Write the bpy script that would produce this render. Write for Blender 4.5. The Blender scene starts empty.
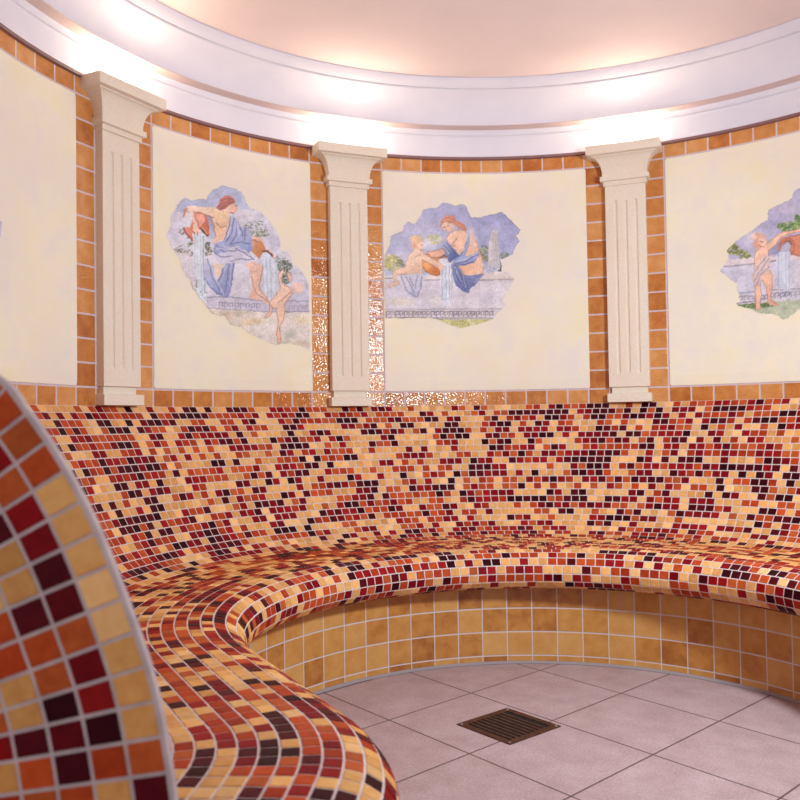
import bpy, bmesh, math, random
import numpy as np
from mathutils import Vector, Matrix, noise as mnoise

random.seed(7)
rng = np.random.default_rng(7)
S = bpy.context.scene
COL = S.collection

# ------------------------------------------------------------------ measures
EYE = 1.0855          # camera height above the floor
R = 1.9446            # inner radius of the round room
RR = 1.1278           # radius of the tiled riser below the seat
FPX, DCAM, PSI, ROLL, PITCH = 858.8, 2.797, .1808, .0153, .0266
TW, TH = .1115, .1    # wall tile
MW, MH = .0406, .0365 # mosaic tile


def lin(c):
    return tuple(((v / 255) / 12.92 if v / 255 <= .04045 else ((v / 255 + .055) / 1.055) ** 2.4) for v in c)


def project(X, Y, Z):
    """photo coordinates (800 frame) of points; used to measure where things stand"""
    Y = np.asarray(Y) + DCAM; X = np.asarray(X); Z = np.asarray(Z) - EYE
    xr = X * math.cos(PSI) + Y * math.sin(PSI)
    yr = -X * math.sin(PSI) + Y * math.cos(PSI)
    zz = Z * math.cos(PITCH) - yr * math.sin(PITCH)
    d = yr * math.cos(PITCH) + Z * math.sin(PITCH)
    u = FPX * xr / d; v = -FPX * zz / d
    c, s = math.cos(ROLL), math.sin(ROLL)
    return 400 + u * c + v * s, 400 - u * s + v * c


def ray(x, y):
    c, s = math.cos(ROLL), math.sin(ROLL)
    a, b = x - 400, y - 400
    u, v = a * c - b * s, a * s + b * c
    xr, zz, d = u / FPX, -v / FPX, 1.0
    Z = zz * math.cos(PITCH) + d * math.sin(PITCH)
    yr = d * math.cos(PITCH) - zz * math.sin(PITCH)
    return np.array([xr * math.cos(PSI) - yr * math.sin(PSI), xr * math.sin(PSI) + yr * math.cos(PSI), Z])


# ------------------------------------------------------------------ helpers
def link(name, mesh, mats, parent=None, smooth=False):
    o = bpy.data.objects.new(name, mesh)
    COL.objects.link(o)
    for m in (mats if isinstance(mats, (list, tuple)) else [mats]):
        mesh.materials.append(m)
    if smooth:
        for p in mesh.polygons:
            p.use_smooth = True
    if parent is not None:
        o.parent = parent
    return o


def mesh_from(name, verts, faces, uvs=None, cols=None):
    me = bpy.data.meshes.new(name)
    me.from_pydata([tuple(v) for v in verts], [], faces)
    if uvs is not None:
        l = me.uv_layers.new(name='UVMap')
        flat = np.array(uvs, dtype=np.float32).reshape(-1)
        l.data.foreach_set('uv', flat)
    if cols is not None:
        a = me.color_attributes.new(name='paint', type='FLOAT_COLOR', domain='CORNER')
        a.data.foreach_set('color', np.array(cols, dtype=np.float32).reshape(-1))
    me.update()
    return me


def thing(name, label, cat, loc=(0, 0, 0), rotz=0, group=None):
    o = bpy.data.objects.new(name, None)
    o.empty_display_size = .1
    COL.objects.link(o)
    o.location = loc
    o.rotation_euler = (0, 0, rotz)
    tag(o, label, cat, group)
    return o


def tag(o, label=None, cat=None, group=None, kind=None):
    if label: o['label'] = label
    if cat: o['category'] = cat
    if group: o['group'] = group
    if kind: o['kind'] = kind
    return o


# ------------------------------------------------------------------ materials
class NT:
    def __init__(self, name):
        self.m = bpy.data.materials.new(name)
        self.m.use_nodes = True
        self.n = self.m.node_tree.nodes
        self.l = self.m.node_tree.links
        self.b = self.n['Principled BSDF']

    def node(self, t, **kw):
        n = self.n.new(t)
        for k, v in kw.items():
            setattr(n, k, v)
        return n

    def math(self, op, a, b=None, clamp=False):
        n = self.node('ShaderNodeMath', operation=op, use_clamp=clamp)
        for i, v in enumerate((a, b)):
            if v is None: continue
            if isinstance(v, (int, float)): n.inputs[i].default_value = v
            else: self.l.new(v, n.inputs[i])
        return n.outputs[0]

    def mix(self, fac, a, b, blend='MIX'):
        n = self.node('ShaderNodeMix', data_type='RGBA', blend_type=blend)
        for i, v in ((0, fac), (6, a), (7, b)):
            if isinstance(v, (int, float)): n.inputs[i].default_value = v
            elif isinstance(v, tuple): n.inputs[i].default_value = (*v[:3], 1)
            else: self.l.new(v, n.inputs[i])
        return n.outputs[2]

    def noise(self, scale, vec=None, detail=3, rough=.55):
        n = self.node('ShaderNodeTexNoise')
        n.inputs['Scale'].default_value = scale
        n.inputs['Detail'].default_value = detail
        n.inputs['Roughness'].default_value = rough
        if vec is not None: self.l.new(vec, n.inputs['Vector'])
        return n.outputs['Fac']

    def ramp(self, fac, stops, interp='LINEAR'):
        n = self.node('ShaderNodeValToRGB')
        n.color_ramp.interpolation = interp
        e = n.color_ramp.elements
        while len(e) < len(stops): e.new(.5)
        for i, (p, c) in enumerate(stops):
            e[i].position = p
            e[i].color = (*c[:3], 1) if isinstance(c, tuple) else (c, c, c, 1)
        self.l.new(fac, n.inputs[0])
        return n.outputs[0]

    def pos(self):
        return self.node('ShaderNodeNewGeometry').outputs['Position']

    def set(self, color=None, rough=None, height=None, strength=.3, dist=.002, spec=None):
        if color is not None:
            if isinstance(color, tuple): self.b.inputs['Base Color'].default_value = (*color[:3], 1)
            else: self.l.new(color, self.b.inputs['Base Color'])
        if rough is not None:
            if isinstance(rough, (int, float)): self.b.inputs['Roughness'].default_value = rough
            else: self.l.new(rough, self.b.inputs['Roughness'])
        if spec is not None:
            self.b.inputs['Specular IOR Level'].default_value = spec
        if height is not None:
            bp = self.node('ShaderNodeBump')
            bp.inputs['Strength'].default_value = strength
            bp.inputs['Distance'].default_value = dist
            self.l.new(height, bp.inputs['Height'])
            self.l.new(bp.outputs[0], self.b.inputs['Normal'])
        return self.m


def tile_material(name, stops, grout, gw, gh, glitter=0.0, rough=.3, cloud=.5, cloud_scale=14):
    t = NT(name)
    uv = t.node('ShaderNodeUVMap'); uv.uv_map = 'UVMap'
    sp = t.node('ShaderNodeSeparateXYZ'); t.l.new(uv.outputs[0], sp.inputs[0])
    fu = t.math('FRACT', sp.outputs[0]); fv = t.math('FRACT', sp.outputs[1])
    cu = t.math('FLOOR', sp.outputs[0]); cv = t.math('FLOOR', sp.outputs[1])
    cb = t.node('ShaderNodeCombineXYZ'); t.l.new(cu, cb.inputs[0]); t.l.new(cv, cb.inputs[1])
    wn = t.node('ShaderNodeTexWhiteNoise', noise_dimensions='2D'); t.l.new(cb.outputs[0], wn.inputs['Vector'])
    du = t.math('MINIMUM', fu, t.math('SUBTRACT', 1.0, fu))
    dv = t.math('MINIMUM', fv, t.math('SUBTRACT', 1.0, fv))
    mu = t.node('ShaderNodeMapRange'); mu.inputs['From Min'].default_value = gw * .6; mu.inputs['From Max'].default_value = gw * 1.4
    t.l.new(du, mu.inputs['Value'])
    mv = t.node('ShaderNodeMapRange'); mv.inputs['From Min'].default_value = gh * .6; mv.inputs['From Max'].default_value = gh * 1.4
    t.l.new(dv, mv.inputs['Value'])
    mask = t.math('MULTIPLY', mu.outputs[0], mv.outputs[0])
    n1 = t.noise(cloud_scale, t.pos(), 3, .6)
    n2 = t.noise(350, t.pos(), 2, .6)
    key = t.math('ADD', t.math('MULTIPLY', wn.outputs['Value'], 1 - cloud), t.math('MULTIPLY', n1, cloud))
    col = t.ramp(key, stops)
    col = t.mix(.12, col, t.ramp(n2, [(.3, (0, 0, 0)), (.7, (1, 1, 1))]), 'SOFT_LIGHT')
    col = t.mix(mask, grout, col)
    n3 = t.noise(125, t.pos(), 0, .5)
    h = t.math('ADD', t.math('MULTIPLY', mask, 1.0), t.math('MULTIPLY', n3, glitter))
    rg = t.math('SUBTRACT', .85, t.math('MULTIPLY', mask, .85 - rough))
    return t.set(col, rg, h, .55, .0022)


M = {}
M['wall_tile'] = tile_material('terracotta wall tile', [(.25, lin((170, 98, 44))), (.42, lin((192, 122, 60))), (.58, lin((204, 138, 76))), (.76, lin((214, 156, 98)))],
                               lin((205, 190, 196)), .035, .04, glitter=1.3, rough=.12, cloud=.62, cloud_scale=18)
M['riser_tile'] = tile_material('ochre riser tile', [(.22, lin((150, 86, 32))), (.42, lin((186, 124, 56))), (.58, lin((198, 142, 74))), (.8, lin((206, 156, 92)))],
                                lin((205, 190, 190)), .022, .026, glitter=.25, rough=.32, cloud=.6, cloud_scale=17)

t = NT('mosaic tile'); a = t.node('ShaderNodeAttribute'); a.attribute_name = 'paint'
n = t.noise(60, t.pos(), 3, .6)
c = t.mix(.30, a.outputs['Color'], t.ramp(n, [(.3, (.15, .15, .15)), (.7, (.85, .85, .85))]), 'SOFT_LIGHT')
M['mosaic'] = t.set(c, .4, t.noise(90, t.pos(), 2), .12, .002, spec=.07)
t = NT('pale grout'); M['grout'] = t.set(t.ramp(t.noise(60, t.pos()), [(.3, lin((196, 176, 172))), (.7, lin((222, 204, 200)))]), .85)
t = NT('grey lilac edge grout'); M['edge'] = t.set(t.ramp(t.noise(30, t.pos()), [(.3, lin((176, 160, 162))), (.7, lin((204, 186, 186)))]), .8, t.noise(120, t.pos()), .3, .002)

t = NT('cream plaster')
n1 = t.noise(5, t.pos(), 5, .65); n2 = t.noise(2.2, t.pos(), 3, .5); n3 = t.noise(160, t.pos(), 2)
c = t.ramp(n1, [(.33, lin((232, 224, 214))), (.5, lin((238, 230, 208))), (.66, lin((238, 228, 194)))])
c = t.mix(t.ramp(n2, [(.42, 0.0), (.62, .4)]), c, lin((228, 217, 213)))
M['plaster'] = t.set(c, .8, t.math('ADD', n1, t.math('MULTIPLY', n3, .3)), .25, .003, spec=.25)
t = NT('fresco paint'); a = t.node('ShaderNodeAttribute'); a.attribute_name = 'paint'
M['fresco'] = t.set(a.outputs['Color'], .75, t.noise(160, t.pos(), 2), .15, .002, spec=.25)

t = NT('cream sandstone')
n1 = t.noise(260, t.pos(), 3, .7); n2 = t.noise(6, t.pos(), 3)
c = t.ramp(n1, [(.3, lin((212, 200, 182))), (.55, lin((232, 220, 204))), (.75, lin((242, 234, 220)))])
c = t.mix(t.ramp(n2, [(.4, 0.0), (.7, .35)]), c, lin((226, 204, 180)))
M['stone'] = t.set(c, .75, n1, .3, .0015, spec=.3)

t = NT('white painted plaster')
c = t.ramp(t.noise(3, t.pos(), 3), [(.35, lin((216, 214, 228))), (.65, lin((224, 221, 232)))])
M['white'] = t.set(c, .7, t.noise(220, t.pos(), 2), .08, .001, spec=.3)
t = NT('pink beige ceiling paint')
c = t.ramp(t.noise(2, t.pos(), 3), [(.35, lin((226, 208, 206))), (.65, lin((232, 214, 212)))])
M['ceiling'] = t.set(c, .75, t.noise(260, t.pos(), 2), .12, .001, spec=.25)
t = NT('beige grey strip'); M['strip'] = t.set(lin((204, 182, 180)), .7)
t = NT('brown edging strip'); M['brown'] = t.set(lin((128, 92, 92)), .6)

# stone floor tiles
t = NT('pink grey floor tile')
uv = t.node('ShaderNodeUVMap'); uv.uv_map = 'UVMap'
sp = t.node('ShaderNodeSeparateXYZ'); t.l.new(uv.outputs[0], sp.inputs[0])
fu = t.math('FRACT', sp.outputs[0]); fv = t.math('FRACT', sp.outputs[1])
cb = t.node('ShaderNodeCombineXYZ'); t.l.new(t.math('FLOOR', sp.outputs[0]), cb.inputs[0]); t.l.new(t.math('FLOOR', sp.outputs[1]), cb.inputs[1])
wn = t.node('ShaderNodeTexWhiteNoise', noise_dimensions='2D'); t.l.new(cb.outputs[0], wn.inputs['Vector'])
du = t.math('MINIMUM', fu, t.math('SUBTRACT', 1.0, fu)); dv = t.math('MINIMUM', fv, t.math('SUBTRACT', 1.0, fv))
d = t.math('MINIMUM', du, dv)
mr = t.node('ShaderNodeMapRange'); mr.inputs['From Min'].default_value = .0045; mr.inputs['From Max'].default_value = .0095; t.l.new(d, mr.inputs['Value'])
n1 = t.noise(7, t.pos(), 5, .65); n2 = t.noise(130, t.pos(), 3, .7)
c = t.ramp(n1, [(.3, lin((166, 140, 140))), (.5, lin((178, 152, 153))), (.7, lin((188, 164, 168)))])
c = t.mix(.35, c, t.ramp(n2, [(.32, (0, 0, 0)), (.5, (.5, .5, .5)), (.68, (1, 1, 1))]), 'SOFT_LIGHT')
c = t.mix(t.math('MULTIPLY', wn.outputs['Value'], .12), c, lin((160, 130, 124)))
c = t.mix(mr.outputs[0], lin((84, 60, 56)), c)
M['floor'] = t.set(c, .6, t.math('ADD', mr.outputs[0], t.math('MULTIPLY', n2, .25)), .4, .002)
t = NT('floor edge grout'); M['floor_edge'] = t.set(lin((150, 138, 140)), .85)

t = NT('bronze drain metal')
n1 = t.noise(40, t.pos(), 4, .7)
c = t.ramp(n1, [(.3, lin((58, 34, 26))), (.6, lin((96, 60, 44))), (.8, lin((120, 84, 66)))])
M['bronze'] = t.set(c, .45, n1, .3, .002)
M['bronze'].node_tree.nodes['Principled BSDF'].inputs['Metallic'].default_value = .5
t = NT('dark drain pit'); M['pit'] = t.set(lin((18, 14, 13)), .9)
t = NT('steel screw'); M['steel'] = t.set(lin((150, 140, 132)), .35)
M['steel'].node_tree.nodes['Principled BSDF'].inputs['Metallic'].default_value = .8

# ------------------------------------------------------------------ plan path of bench and wall
TT = -2.245                                    # where the circle runs out into the straight
CC = np.array([-.968, -1.511]); RC = 1.70      # centre of the convex corner by the doorway
nt = np.array([math.sin(TT), math.cos(TT)]); hd = np.array([-math.cos(TT), math.sin(TT)])
SL = .576
THR = 2.0                                      # where the bench ends on the right


def station(s):
    """s = path length at r=1.2, 0 at the right end; gives p0, outward normal, squeeze weight"""
    L1 = (THR - TT) * 1.2
    if s <= L1:
        th = THR - s / 1.2
        w = min(1, max(0, (-th - 1.75) / (2.245 - 1.75)))
        return np.zeros(2), np.array([math.sin(th), math.cos(th)]), w * w * (3 - 2 * w)
    s2 = s - L1
    if s2 <= SL:
        return hd * s2, nt, 1.0
    s3 = s2 - SL
    a0 = math.atan2(-nt[1], -nt[0]); a1 = math.radians(5)
    La = (a0 - a1) * .5
    if s3 <= La:
        a = a0 - s3 / .5
        dd = np.array([math.cos(a), math.sin(a)])
        return CC + RC * dd, -dd, 1.0
    s4 = s3 - La
    dd = np.array([math.cos(a1), math.sin(a1)]); hh = np.array([math.sin(a1), -math.cos(a1)])
    return CC + RC * dd + hh * s4, -dd, 1.0


S_END = (THR - TT) * 1.2 + SL + (math.atan2(-nt[1], -nt[0]) - math.radians(5)) * .5 + .385


def squeeze(r, w):
    if r <= 1.45: return r
    return r * (1 - w) + (1.45 + .225 * (1 - math.exp(-(r - 1.45) / .18))) * w


def path_point(s, r, z):
    p0, n, w = station(s)
    p = p0 + n * squeeze(r, w)
    return (p[0], p[1], z)


# mosaic profile (r, z above floor) from the top of the backrest to the underside of the lip
PROF = [(1.9446, .090), (1.90, .032), (1.859, -.030), (1.82, -.091), (1.784, -.155), (1.751, -.22), (1.718, -.287), (1.684, -.350),
        (1.646, -.409), (1.604, -.465), (1.560, -.512), (1.51, -.545), (1.455, -.562), (1.39, -.566), (1.30, -.566), (1.20, -.565),
        (1.11, -.567), (1.057, -.575), (1.018, -.595), (.994, -.625), (.986, -.66), (.995, -.695), (1.02, -.722), (1.06, -.737), (1.128, -.743)]
PROF = np.array(PROF)


def catmull(P, k=8):
    out = []
    Q = np.vstack([2 * P[0] - P[1], P, 2 * P[-1] - P[-2]])
    for i in range(1, len(Q) - 2):
        for j in range(k):
            u = j / k
            out.append(.5 * ((2 * Q[i]) + (-Q[i - 1] + Q[i + 1]) * u + (2 * Q[i - 1] - 5 * Q[i] + 4 * Q[i + 1] - Q[i + 2]) * u * u + (-Q[i - 1] + 3 * Q[i] - 3 * Q[i + 1] + Q[i + 2]) * u ** 3))
    out.append(P[-1])
    return np.array(out)


PF = catmull(PROF)
seg = np.r_[0, np.cumsum(np.hypot(*np.diff(PF, axis=0).T))]
NROW = int(round(seg[-1] / MH))
ROWS = np.array([[np.interp(seg[-1] * i / NROW, seg, PF[:, k]) for k in (0, 1)] for i in range(NROW + 1)])
ROWS[:, 1] += EYE

BEIGE = [(226, 170, 104), (220, 162, 96), (230, 180, 120), (214, 154, 88)]
ORANGE = [(172, 62, 26), (184, 74, 32), (160, 52, 24), (180, 84, 40)]
RED = [(132, 14, 20), (116, 10, 20), (146, 22, 24)]
MAROON = [(64, 8, 18), (50, 5, 15), (80, 11, 21)]


def pick(prev, x, y):
    """tile colour class: random with short runs and drifting bands"""
    v = mnoise.noise(Vector((x * .14, y * .17, 3.1)))
    if prev is not None and random.random() < .12: return prev
    q = random.random() + v * .26
    return 'B' if q < .35 else 'O' if q < .63 else 'R' if q < .82 else 'M'


def tone(cls):
    c = random.choice({'B': BEIGE, 'O': ORANGE, 'R': RED, 'M': MAROON, 'Y': [(206, 146, 80), (212, 152, 88)], 'D': [(96, 10, 20)]}[cls])
    k = random.uniform(.93, 1.07)
    return lin(tuple(min(255, v * k) for v in c))


class Tiles:
    """raised little mosaic tiles over a grout bed"""
    def __init__(self): self.v, self.f, self.c = [], [], []

    def add(self, q, nrm, col, gap=.0021, h=.0016):
        q = [np.array(p, float) for p in q]; c = sum(q) / 4; nrm = np.array(nrm)
        def ins(g, hh):
            o = []
            for i in range(4):
                a = q[i - 1] - q[i]; b = q[(i + 1) % 4] - q[i]
                la, lb = max(np.linalg.norm(a), 1e-5), max(np.linalg.norm(b), 1e-5)
                o.append(q[i] + a * min(.45, g / la) + b * min(.45, g / lb) + nrm * hh)
            return o
        k = len(self.v)
        self.v += ins(gap, -.0004) + ins(gap + .0012, h)
        fs = [(k + 4, k + 5, k + 6, k + 7)] + [(k + i, k + (i + 1) % 4, k + 4 + (i + 1) % 4, k + 4 + i) for i in range(4)]
        self.f += fs
        self.c += [(*col, 1)] * 20

    def build(self, name, parent):
        return link(name, mesh_from(name, self.v, self.f, cols=self.c), M['mosaic'], parent)


bench = thing('mosaic_bench', 'long curved bench covered in red, orange and cream mosaic, built around the round wall', 'bench', (0, 0, 0))

# ledge row where seat starts: rows above are backrest, below are seat
SPLIT = int(np.argmin(abs(ROWS[:, 0] - 1.47)))


def row_lut(i):
    rm = (ROWS[i, 0] + ROWS[i + 1, 0]) / 2; zm = (ROWS[i, 1] + ROWS[i + 1, 1]) / 2
    ss = np.linspace(0, S_END, 500)
    P = np.array([path_point(s, rm, zm) for s in ss])
    ln = np.r_[0, np.cumsum(np.linalg.norm(np.diff(P, axis=0), axis=1))]
    return ss, ln


S_REF = (THR - .5) * 1.2
parts = {'backrest': range(0, SPLIT), 'seat': range(SPLIT, NROW)}
for pname, rows in parts.items():
    # grout bed
    st = np.linspace(0, S_END, 260)
    V, F = [], []
    idx = list(rows) + [rows[-1] + 1]
    for s in st:
        for i in idx: V.append(path_point(s, *ROWS[i]))
    m = len(idx)
    for a in range(len(st) - 1):
        for b in range(m - 1):
            F.append((a * m + b, (a + 1) * m + b, (a + 1) * m + b + 1, a * m + b + 1))
    bed = link(pname, mesh_from(pname, V, F), M['grout'], bench, smooth=True)
    T = Tiles()
    for i in rows:
        ss, ln = row_lut(i)
        off = np.interp(S_REF, ss, ln)
        ph = off - math.floor(off / MW) * MW + (0 if random.random() < .55 else random.uniform(-.3, .3) * MW)
        edges = np.arange(ph - MW, ln[-1] + MW, MW); edges = np.clip(edges, 0, ln[-1])
        prev = None
        sv = np.interp(edges, ln, ss)
        for k in range(len(edges) - 1):
            if edges[k + 1] - edges[k] < .008: continue
            prev = pick(prev, k, i)
            q = [path_point(sv[k], *ROWS[i]), path_point(sv[k + 1], *ROWS[i]), path_point(sv[k + 1], *ROWS[i + 1]), path_point(sv[k], *ROWS[i + 1])]
            A = np.array(q[1]) - np.array(q[0]); B = np.array(q[3]) - np.array(q[0])
            nr = np.cross(A, B); L = np.linalg.norm(nr)
            if L < 1e-7: continue
            nr = nr / L
            T.add(q, nr, tone(prev))
    tl = T.build('mosaic_tiles', bed)

# riser: ochre square tiles
st = np.linspace(0, S_END, 300)
V, F, U = [], [], []
uu = [0.0]
PP = [np.array(path_point(s, RR, 0)) for s in st]
for a in range(1, len(PP)): uu.append(uu[-1] + np.linalg.norm(PP[a] - PP[a - 1]))
s_ref = (THR + 1.3036) * 1.2
u0 = np.interp(s_ref, st, uu)
zt = -.741 + EYE
for s in st: V += [path_point(s, RR, 0), path_point(s, RR, zt)]
for a in range(len(st) - 1):
    F.append((2 * a, 2 * a + 1, 2 * a + 3, 2 * a + 2))
    ua, ub = -(uu[a] - u0) / .1117, -(uu[a + 1] - u0) / .1117
    va, vb = (0 - .037) / .105, (zt - .037) / .105
    U += [(ua, va), (ua, vb), (ub, vb), (ub, va)]
link('riser', mesh_from('riser', V, F, U), M['riser_tile'], bench, smooth=True)

# hidden body under the mosaic: end caps so the bench is solid at both ends
V = []
for s in (0.0, S_END):
    V += [path_point(s, r, z) for r, z in ROWS] + [path_point(s, RR, 0), path_point(s, R, 0)]
m = NROW + 3
link('end_cap', mesh_from('end_cap', V[:m], [tuple(range(m))]), M['grout'], bench)
link('end_cap', mesh_from('end_cap', V[m:], [tuple(range(m - 1, -1, -1))]), M['grout'], bench)

# ------------------------------------------------------------------ end panel in the left foreground
a1 = math.radians(5)
ed = np.array([math.cos(a1), math.sin(a1)]); hh = np.array([math.sin(a1), -math.cos(a1)])
PC = CC + hh * .40                              # panel plane passes here, across the bench
BORD = [(8, 379), (30, 404), (52, 437), (69, 462), (85, 492), (102, 525), (113, 550), (132, 605), (146, 640), (157, 671), (165, 706), (170.5, 742), (176, 772), (179, 797)]
camv = np.array([0, -DCAM, EYE])
B2 = []
for x, y in BORD:
    d = ray(x - 4.5, y + 1)
    k = ((PC - camv[:2]) @ hh) / (d[:2] @ hh)
    p = camv + d * k
    B2.append(((p[:2] - PC) @ ed, p[2]))
B2 = np.array(B2)
e0, z0 = B2[0]
top = [(e0 - .34, z0 + .055), (e0 - .24, z0 + .053), (e0 - .14, z0 + .047), (e0 - .065, z0 + .034)]
eb, zb = B2[-1]
bot = [(eb + .012, zb - .12), (eb + .016, zb - .25), (eb + .018, zb - .45), (eb + .018, .0)]
# smooth the measured outline
B2s = B2.copy()
for _ in range(2):
    B2s[1:-1] = (B2s[:-2] + 2 * B2s[1:-1] + B2s[2:]) / 4
BC = catmull(np.array(top + list(map(tuple, B2s)) + bot), 6)
bl = np.r_[0, np.cumsum(np.hypot(*np.diff(BC, axis=0).T))]


def bord(s):
    s = min(max(s, 0), bl[-1])
    p = np.array([np.interp(s, bl, BC[:, 0]), np.interp(s, bl, BC[:, 1])])
    a = min(max(s - .02, 0), bl[-1] - .04)
    q0 = np.array([np.interp(a, bl, BC[:, 0]), np.interp(a, bl, BC[:, 1])])
    q1 = np.array([np.interp(a + .04, bl, BC[:, 0]), np.interp(a + .04, bl, BC[:, 1])])
    tg = (q1 - q0) / np.linalg.norm(q1 - q0)
    return p, np.array([tg[1], -tg[0]]) * (1 if (tg[1] < 0) else -1)      # normal pointing into the panel


def pan(e, z, out=0.0):
    p = PC + ed * e + hh * out
    return (p[0], p[1], z)


EL = B2[0][0] - .34
TK = .011
V, F = [], []
n = len(BC)
for e, z in BC: V.append(pan(e, z, 0))
for e, z in BC: V.append(pan(e, z, -TK))
V += [pan(EL, 0, 0), pan(EL, 0, -TK)]
F.append(tuple(range(n)) + (2 * n,))
F.append(tuple(range(2 * n - 1, n - 1, -1)) + (2 * n + 1,))
for i in range(n - 1): F.append((i, n + i, n + i + 1, i + 1))
F.append((0, 2 * n, 2 * n + 1, n)); F.append((n - 1, 2 * n - 1, 2 * n + 1, 2 * n))
me = mesh_from('end_panel', V, F)
bm = bmesh.new(); bm.from_mesh(me); bmesh.ops.recalc_face_normals(bm, faces=bm.faces); bm.to_mesh(me); bm.free()
panel = link('end_panel', me, M['edge'], bench)
tag(panel, 'upright end panel of the bench with rounded top edge and larger looking tiles')
T = Tiles()
ROWCOL = {0: 'OOOOBBBBBBYYOMROBMB', 1: 'ORRORRMDORRMOYORBOM', 2: 'BOBBMYYMOOMDMOYBRMO', 3: 'OMRBOOBOOYYMOOBRMOB', 4: 'MOROBYBMMBORYOMORBO'}
# boundary on the outline next to pixel (70,466)
sref = bl[np.argmin(np.hypot(BC[:, 0] - np.interp(3.2, range(len(B2)), B2[:, 0]), BC[:, 1] - np.interp(3.2, range(len(B2)), B2[:, 1])))]
WS, WQ = .0412, .0445
k0 = -int(sref / WS)
for k in range(k0, int((bl[-1] - sref) / WS) + 1):
    sa, sb = sref + k * WS, sref + (k + 1) * WS
    if sa < 0 or sb > bl[-1]: continue
    pa, na = bord(sa); pb, nb = bord(sb)
    for j in range(14):
        qa, qb = .004 + j * WQ, .004 + (j + 1) * WQ
        c4 = [pa + na * qa, pb + nb * qa, pb + nb * qb, pa + na * qb]
        if min(p[0] for p in c4) < EL + .01 or min(p[1] for p in c4) < .005: continue
        if (c4[1] - c4[0]) @ (c4[2] - c4[3]) < 1e-5: continue
        seq = ROWCOL.get(j)
        kk = k + 4
        cl = seq[kk] if seq and 0 <= kk < len(seq) else random.choice('BBBOOORMMY')
        q = [pan(p[0], p[1], .0002) for p in c4]
        T.add(q[::-1], (hh[0], hh[1], 0), tone(cl), gap=.0022, h=.0018)
T.build('mosaic_tiles', panel)

# ------------------------------------------------------------------ wall with tile framing
PIL = [-1.263, -.590, .199]
BAYS = [(-9, -1.263, -1.377), (-1.263, -.590, -1.1545), (-.590, .199, -.486), (.199, 9, .301)]


def wall(name, tha, thb):
    cuts = sorted(set([tha, thb] + [p for p in PIL if tha < p < thb] + list(np.linspace(tha, thb, int((thb - tha) / .03) + 2))))
    V, F, U = [], [], []
    for a, b in zip(cuts[:-1], cuts[1:]):
        if b - a < 1e-6: continue
        mid = (a + b) / 2
        ref = next(x[2] for x in BAYS if x[0] <= mid < x[1])
        k = len(V)
        for th in (a, b):
            for z in (0.0, 1.46 + EYE): V.append((R * math.sin(th), R * math.cos(th), z))
        F.append((k, k + 2, k + 3, k + 1))
        ua, ub = (a - ref) * R / TW, (b - ref) * R / TW
        va, vb = (0 - 1.3671 - EYE) / TH, (1.46 - 1.3671) / TH
        va += 1e-3; vb += 1e-3
        U += [(ua, va), (ub, va), (ub, vb), (ua, vb)]
    o = link(name, mesh_from(name, V, F, U), M['wall_tile'])
    bm = bmesh.new(); bm.from_mesh(o.data); bmesh.ops.remove_doubles(bm, verts=bm.verts, dist=1e-5)
    for f in bm.faces: f.smooth = True
    bm.to_mesh(o.data); bm.free()
    tag(o, kind='structure')
    return o


wall('wall_left', -1.75, PIL[1]); wall('wall_back', PIL[1], PIL[2]); wall('wall_right', PIL[2], 2.45)
# the wall runs round the convex corner to the doorway
sA = (THR + 1.75) * 1.2
st = np.linspace(sA, S_END + .02, 90)
V, F, U = [], [], []; u = 0
for k, s in enumerate(st):
    p = path_point(s, R + .004, 0)
    if k: u += math.dist(p[:2], V[-1][:2])
    V += [p, (p[0], p[1], 1.46 + EYE)]
    U.append(-u / TW)
UV = []
for k in range(len(st) - 1):
    F.append((2 * k, 2 * k + 1, 2 * k + 3, 2 * k + 2))
    va, vb = (0 - 1.3671 - EYE) / TH, (1.46 - 1.3671) / TH
    UV += [(U[k], va), (U[k], vb), (U[k + 1], vb), (U[k + 1], va)]
tag(link('wall_front', mesh_from('wall_front', V, F, UV), M['wall_tile'], smooth=True), kind='structure')

# ------------------------------------------------------------------ floor, ceiling, cornice
FI = np.linalg.inv(np.array([[.3220, -.2660], [-.2762, -.3514]])); FO = np.array([.2268, .7372])   # slab grid
V, F, U = [], [], []
g = 4.2
cor = [(-g, -g), (g, -g), (g, g), (-g, g)]
V = [(x, y, 0) for x, y in cor]
U = [tuple(FI @ (np.array(c) - FO)) for c in cor]
tag(link('floor', mesh_from('floor', V, [(0, 1, 2, 3)], U), M['floor']), kind='structure')
# grey grout line where the riser meets the floor
V, F = [], []
st = np.linspace(0, S_END, 200)
for s in st: V += [path_point(s, RR - .001, .012), path_point(s, RR - .009, .0015)]
for k in range(len(st) - 1): F.append((2 * k, 2 * k + 2, 2 * k + 3, 2 * k + 1))
tag(link('trim_1', mesh_from('trim_1', V, F), M['floor_edge'], smooth=True), kind='structure')


def ring(name, prof, mat, smooth=True, n=128):
    V, F = [], []
    m = len(prof)
    for k in range(n):
        th = 2 * math.pi * k / n
        for r, z in prof: V.append((r * math.sin(th), r * math.cos(th), z + EYE))
    for k in range(n):
        for j in range(m - 1):
            F.append((k * m + j, ((k + 1) % n) * m + j, ((k + 1) % n) * m + j + 1, k * m + j + 1))
    o = link(name, mesh_from(name, V, F), mat, smooth=smooth)
    tag(o, kind='structure')
    return o


def arc(p, q, bulge, n=8):
    """points from p to q bowed sideways by bulge"""
    p, q = np.array(p), np.array(q); d = q - p; nn = np.array([-d[1], d[0]])
    return [tuple(p + d * t + nn * bulge * 4 * t * (1 - t)) for t in np.linspace(0, 1, n)]


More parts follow.
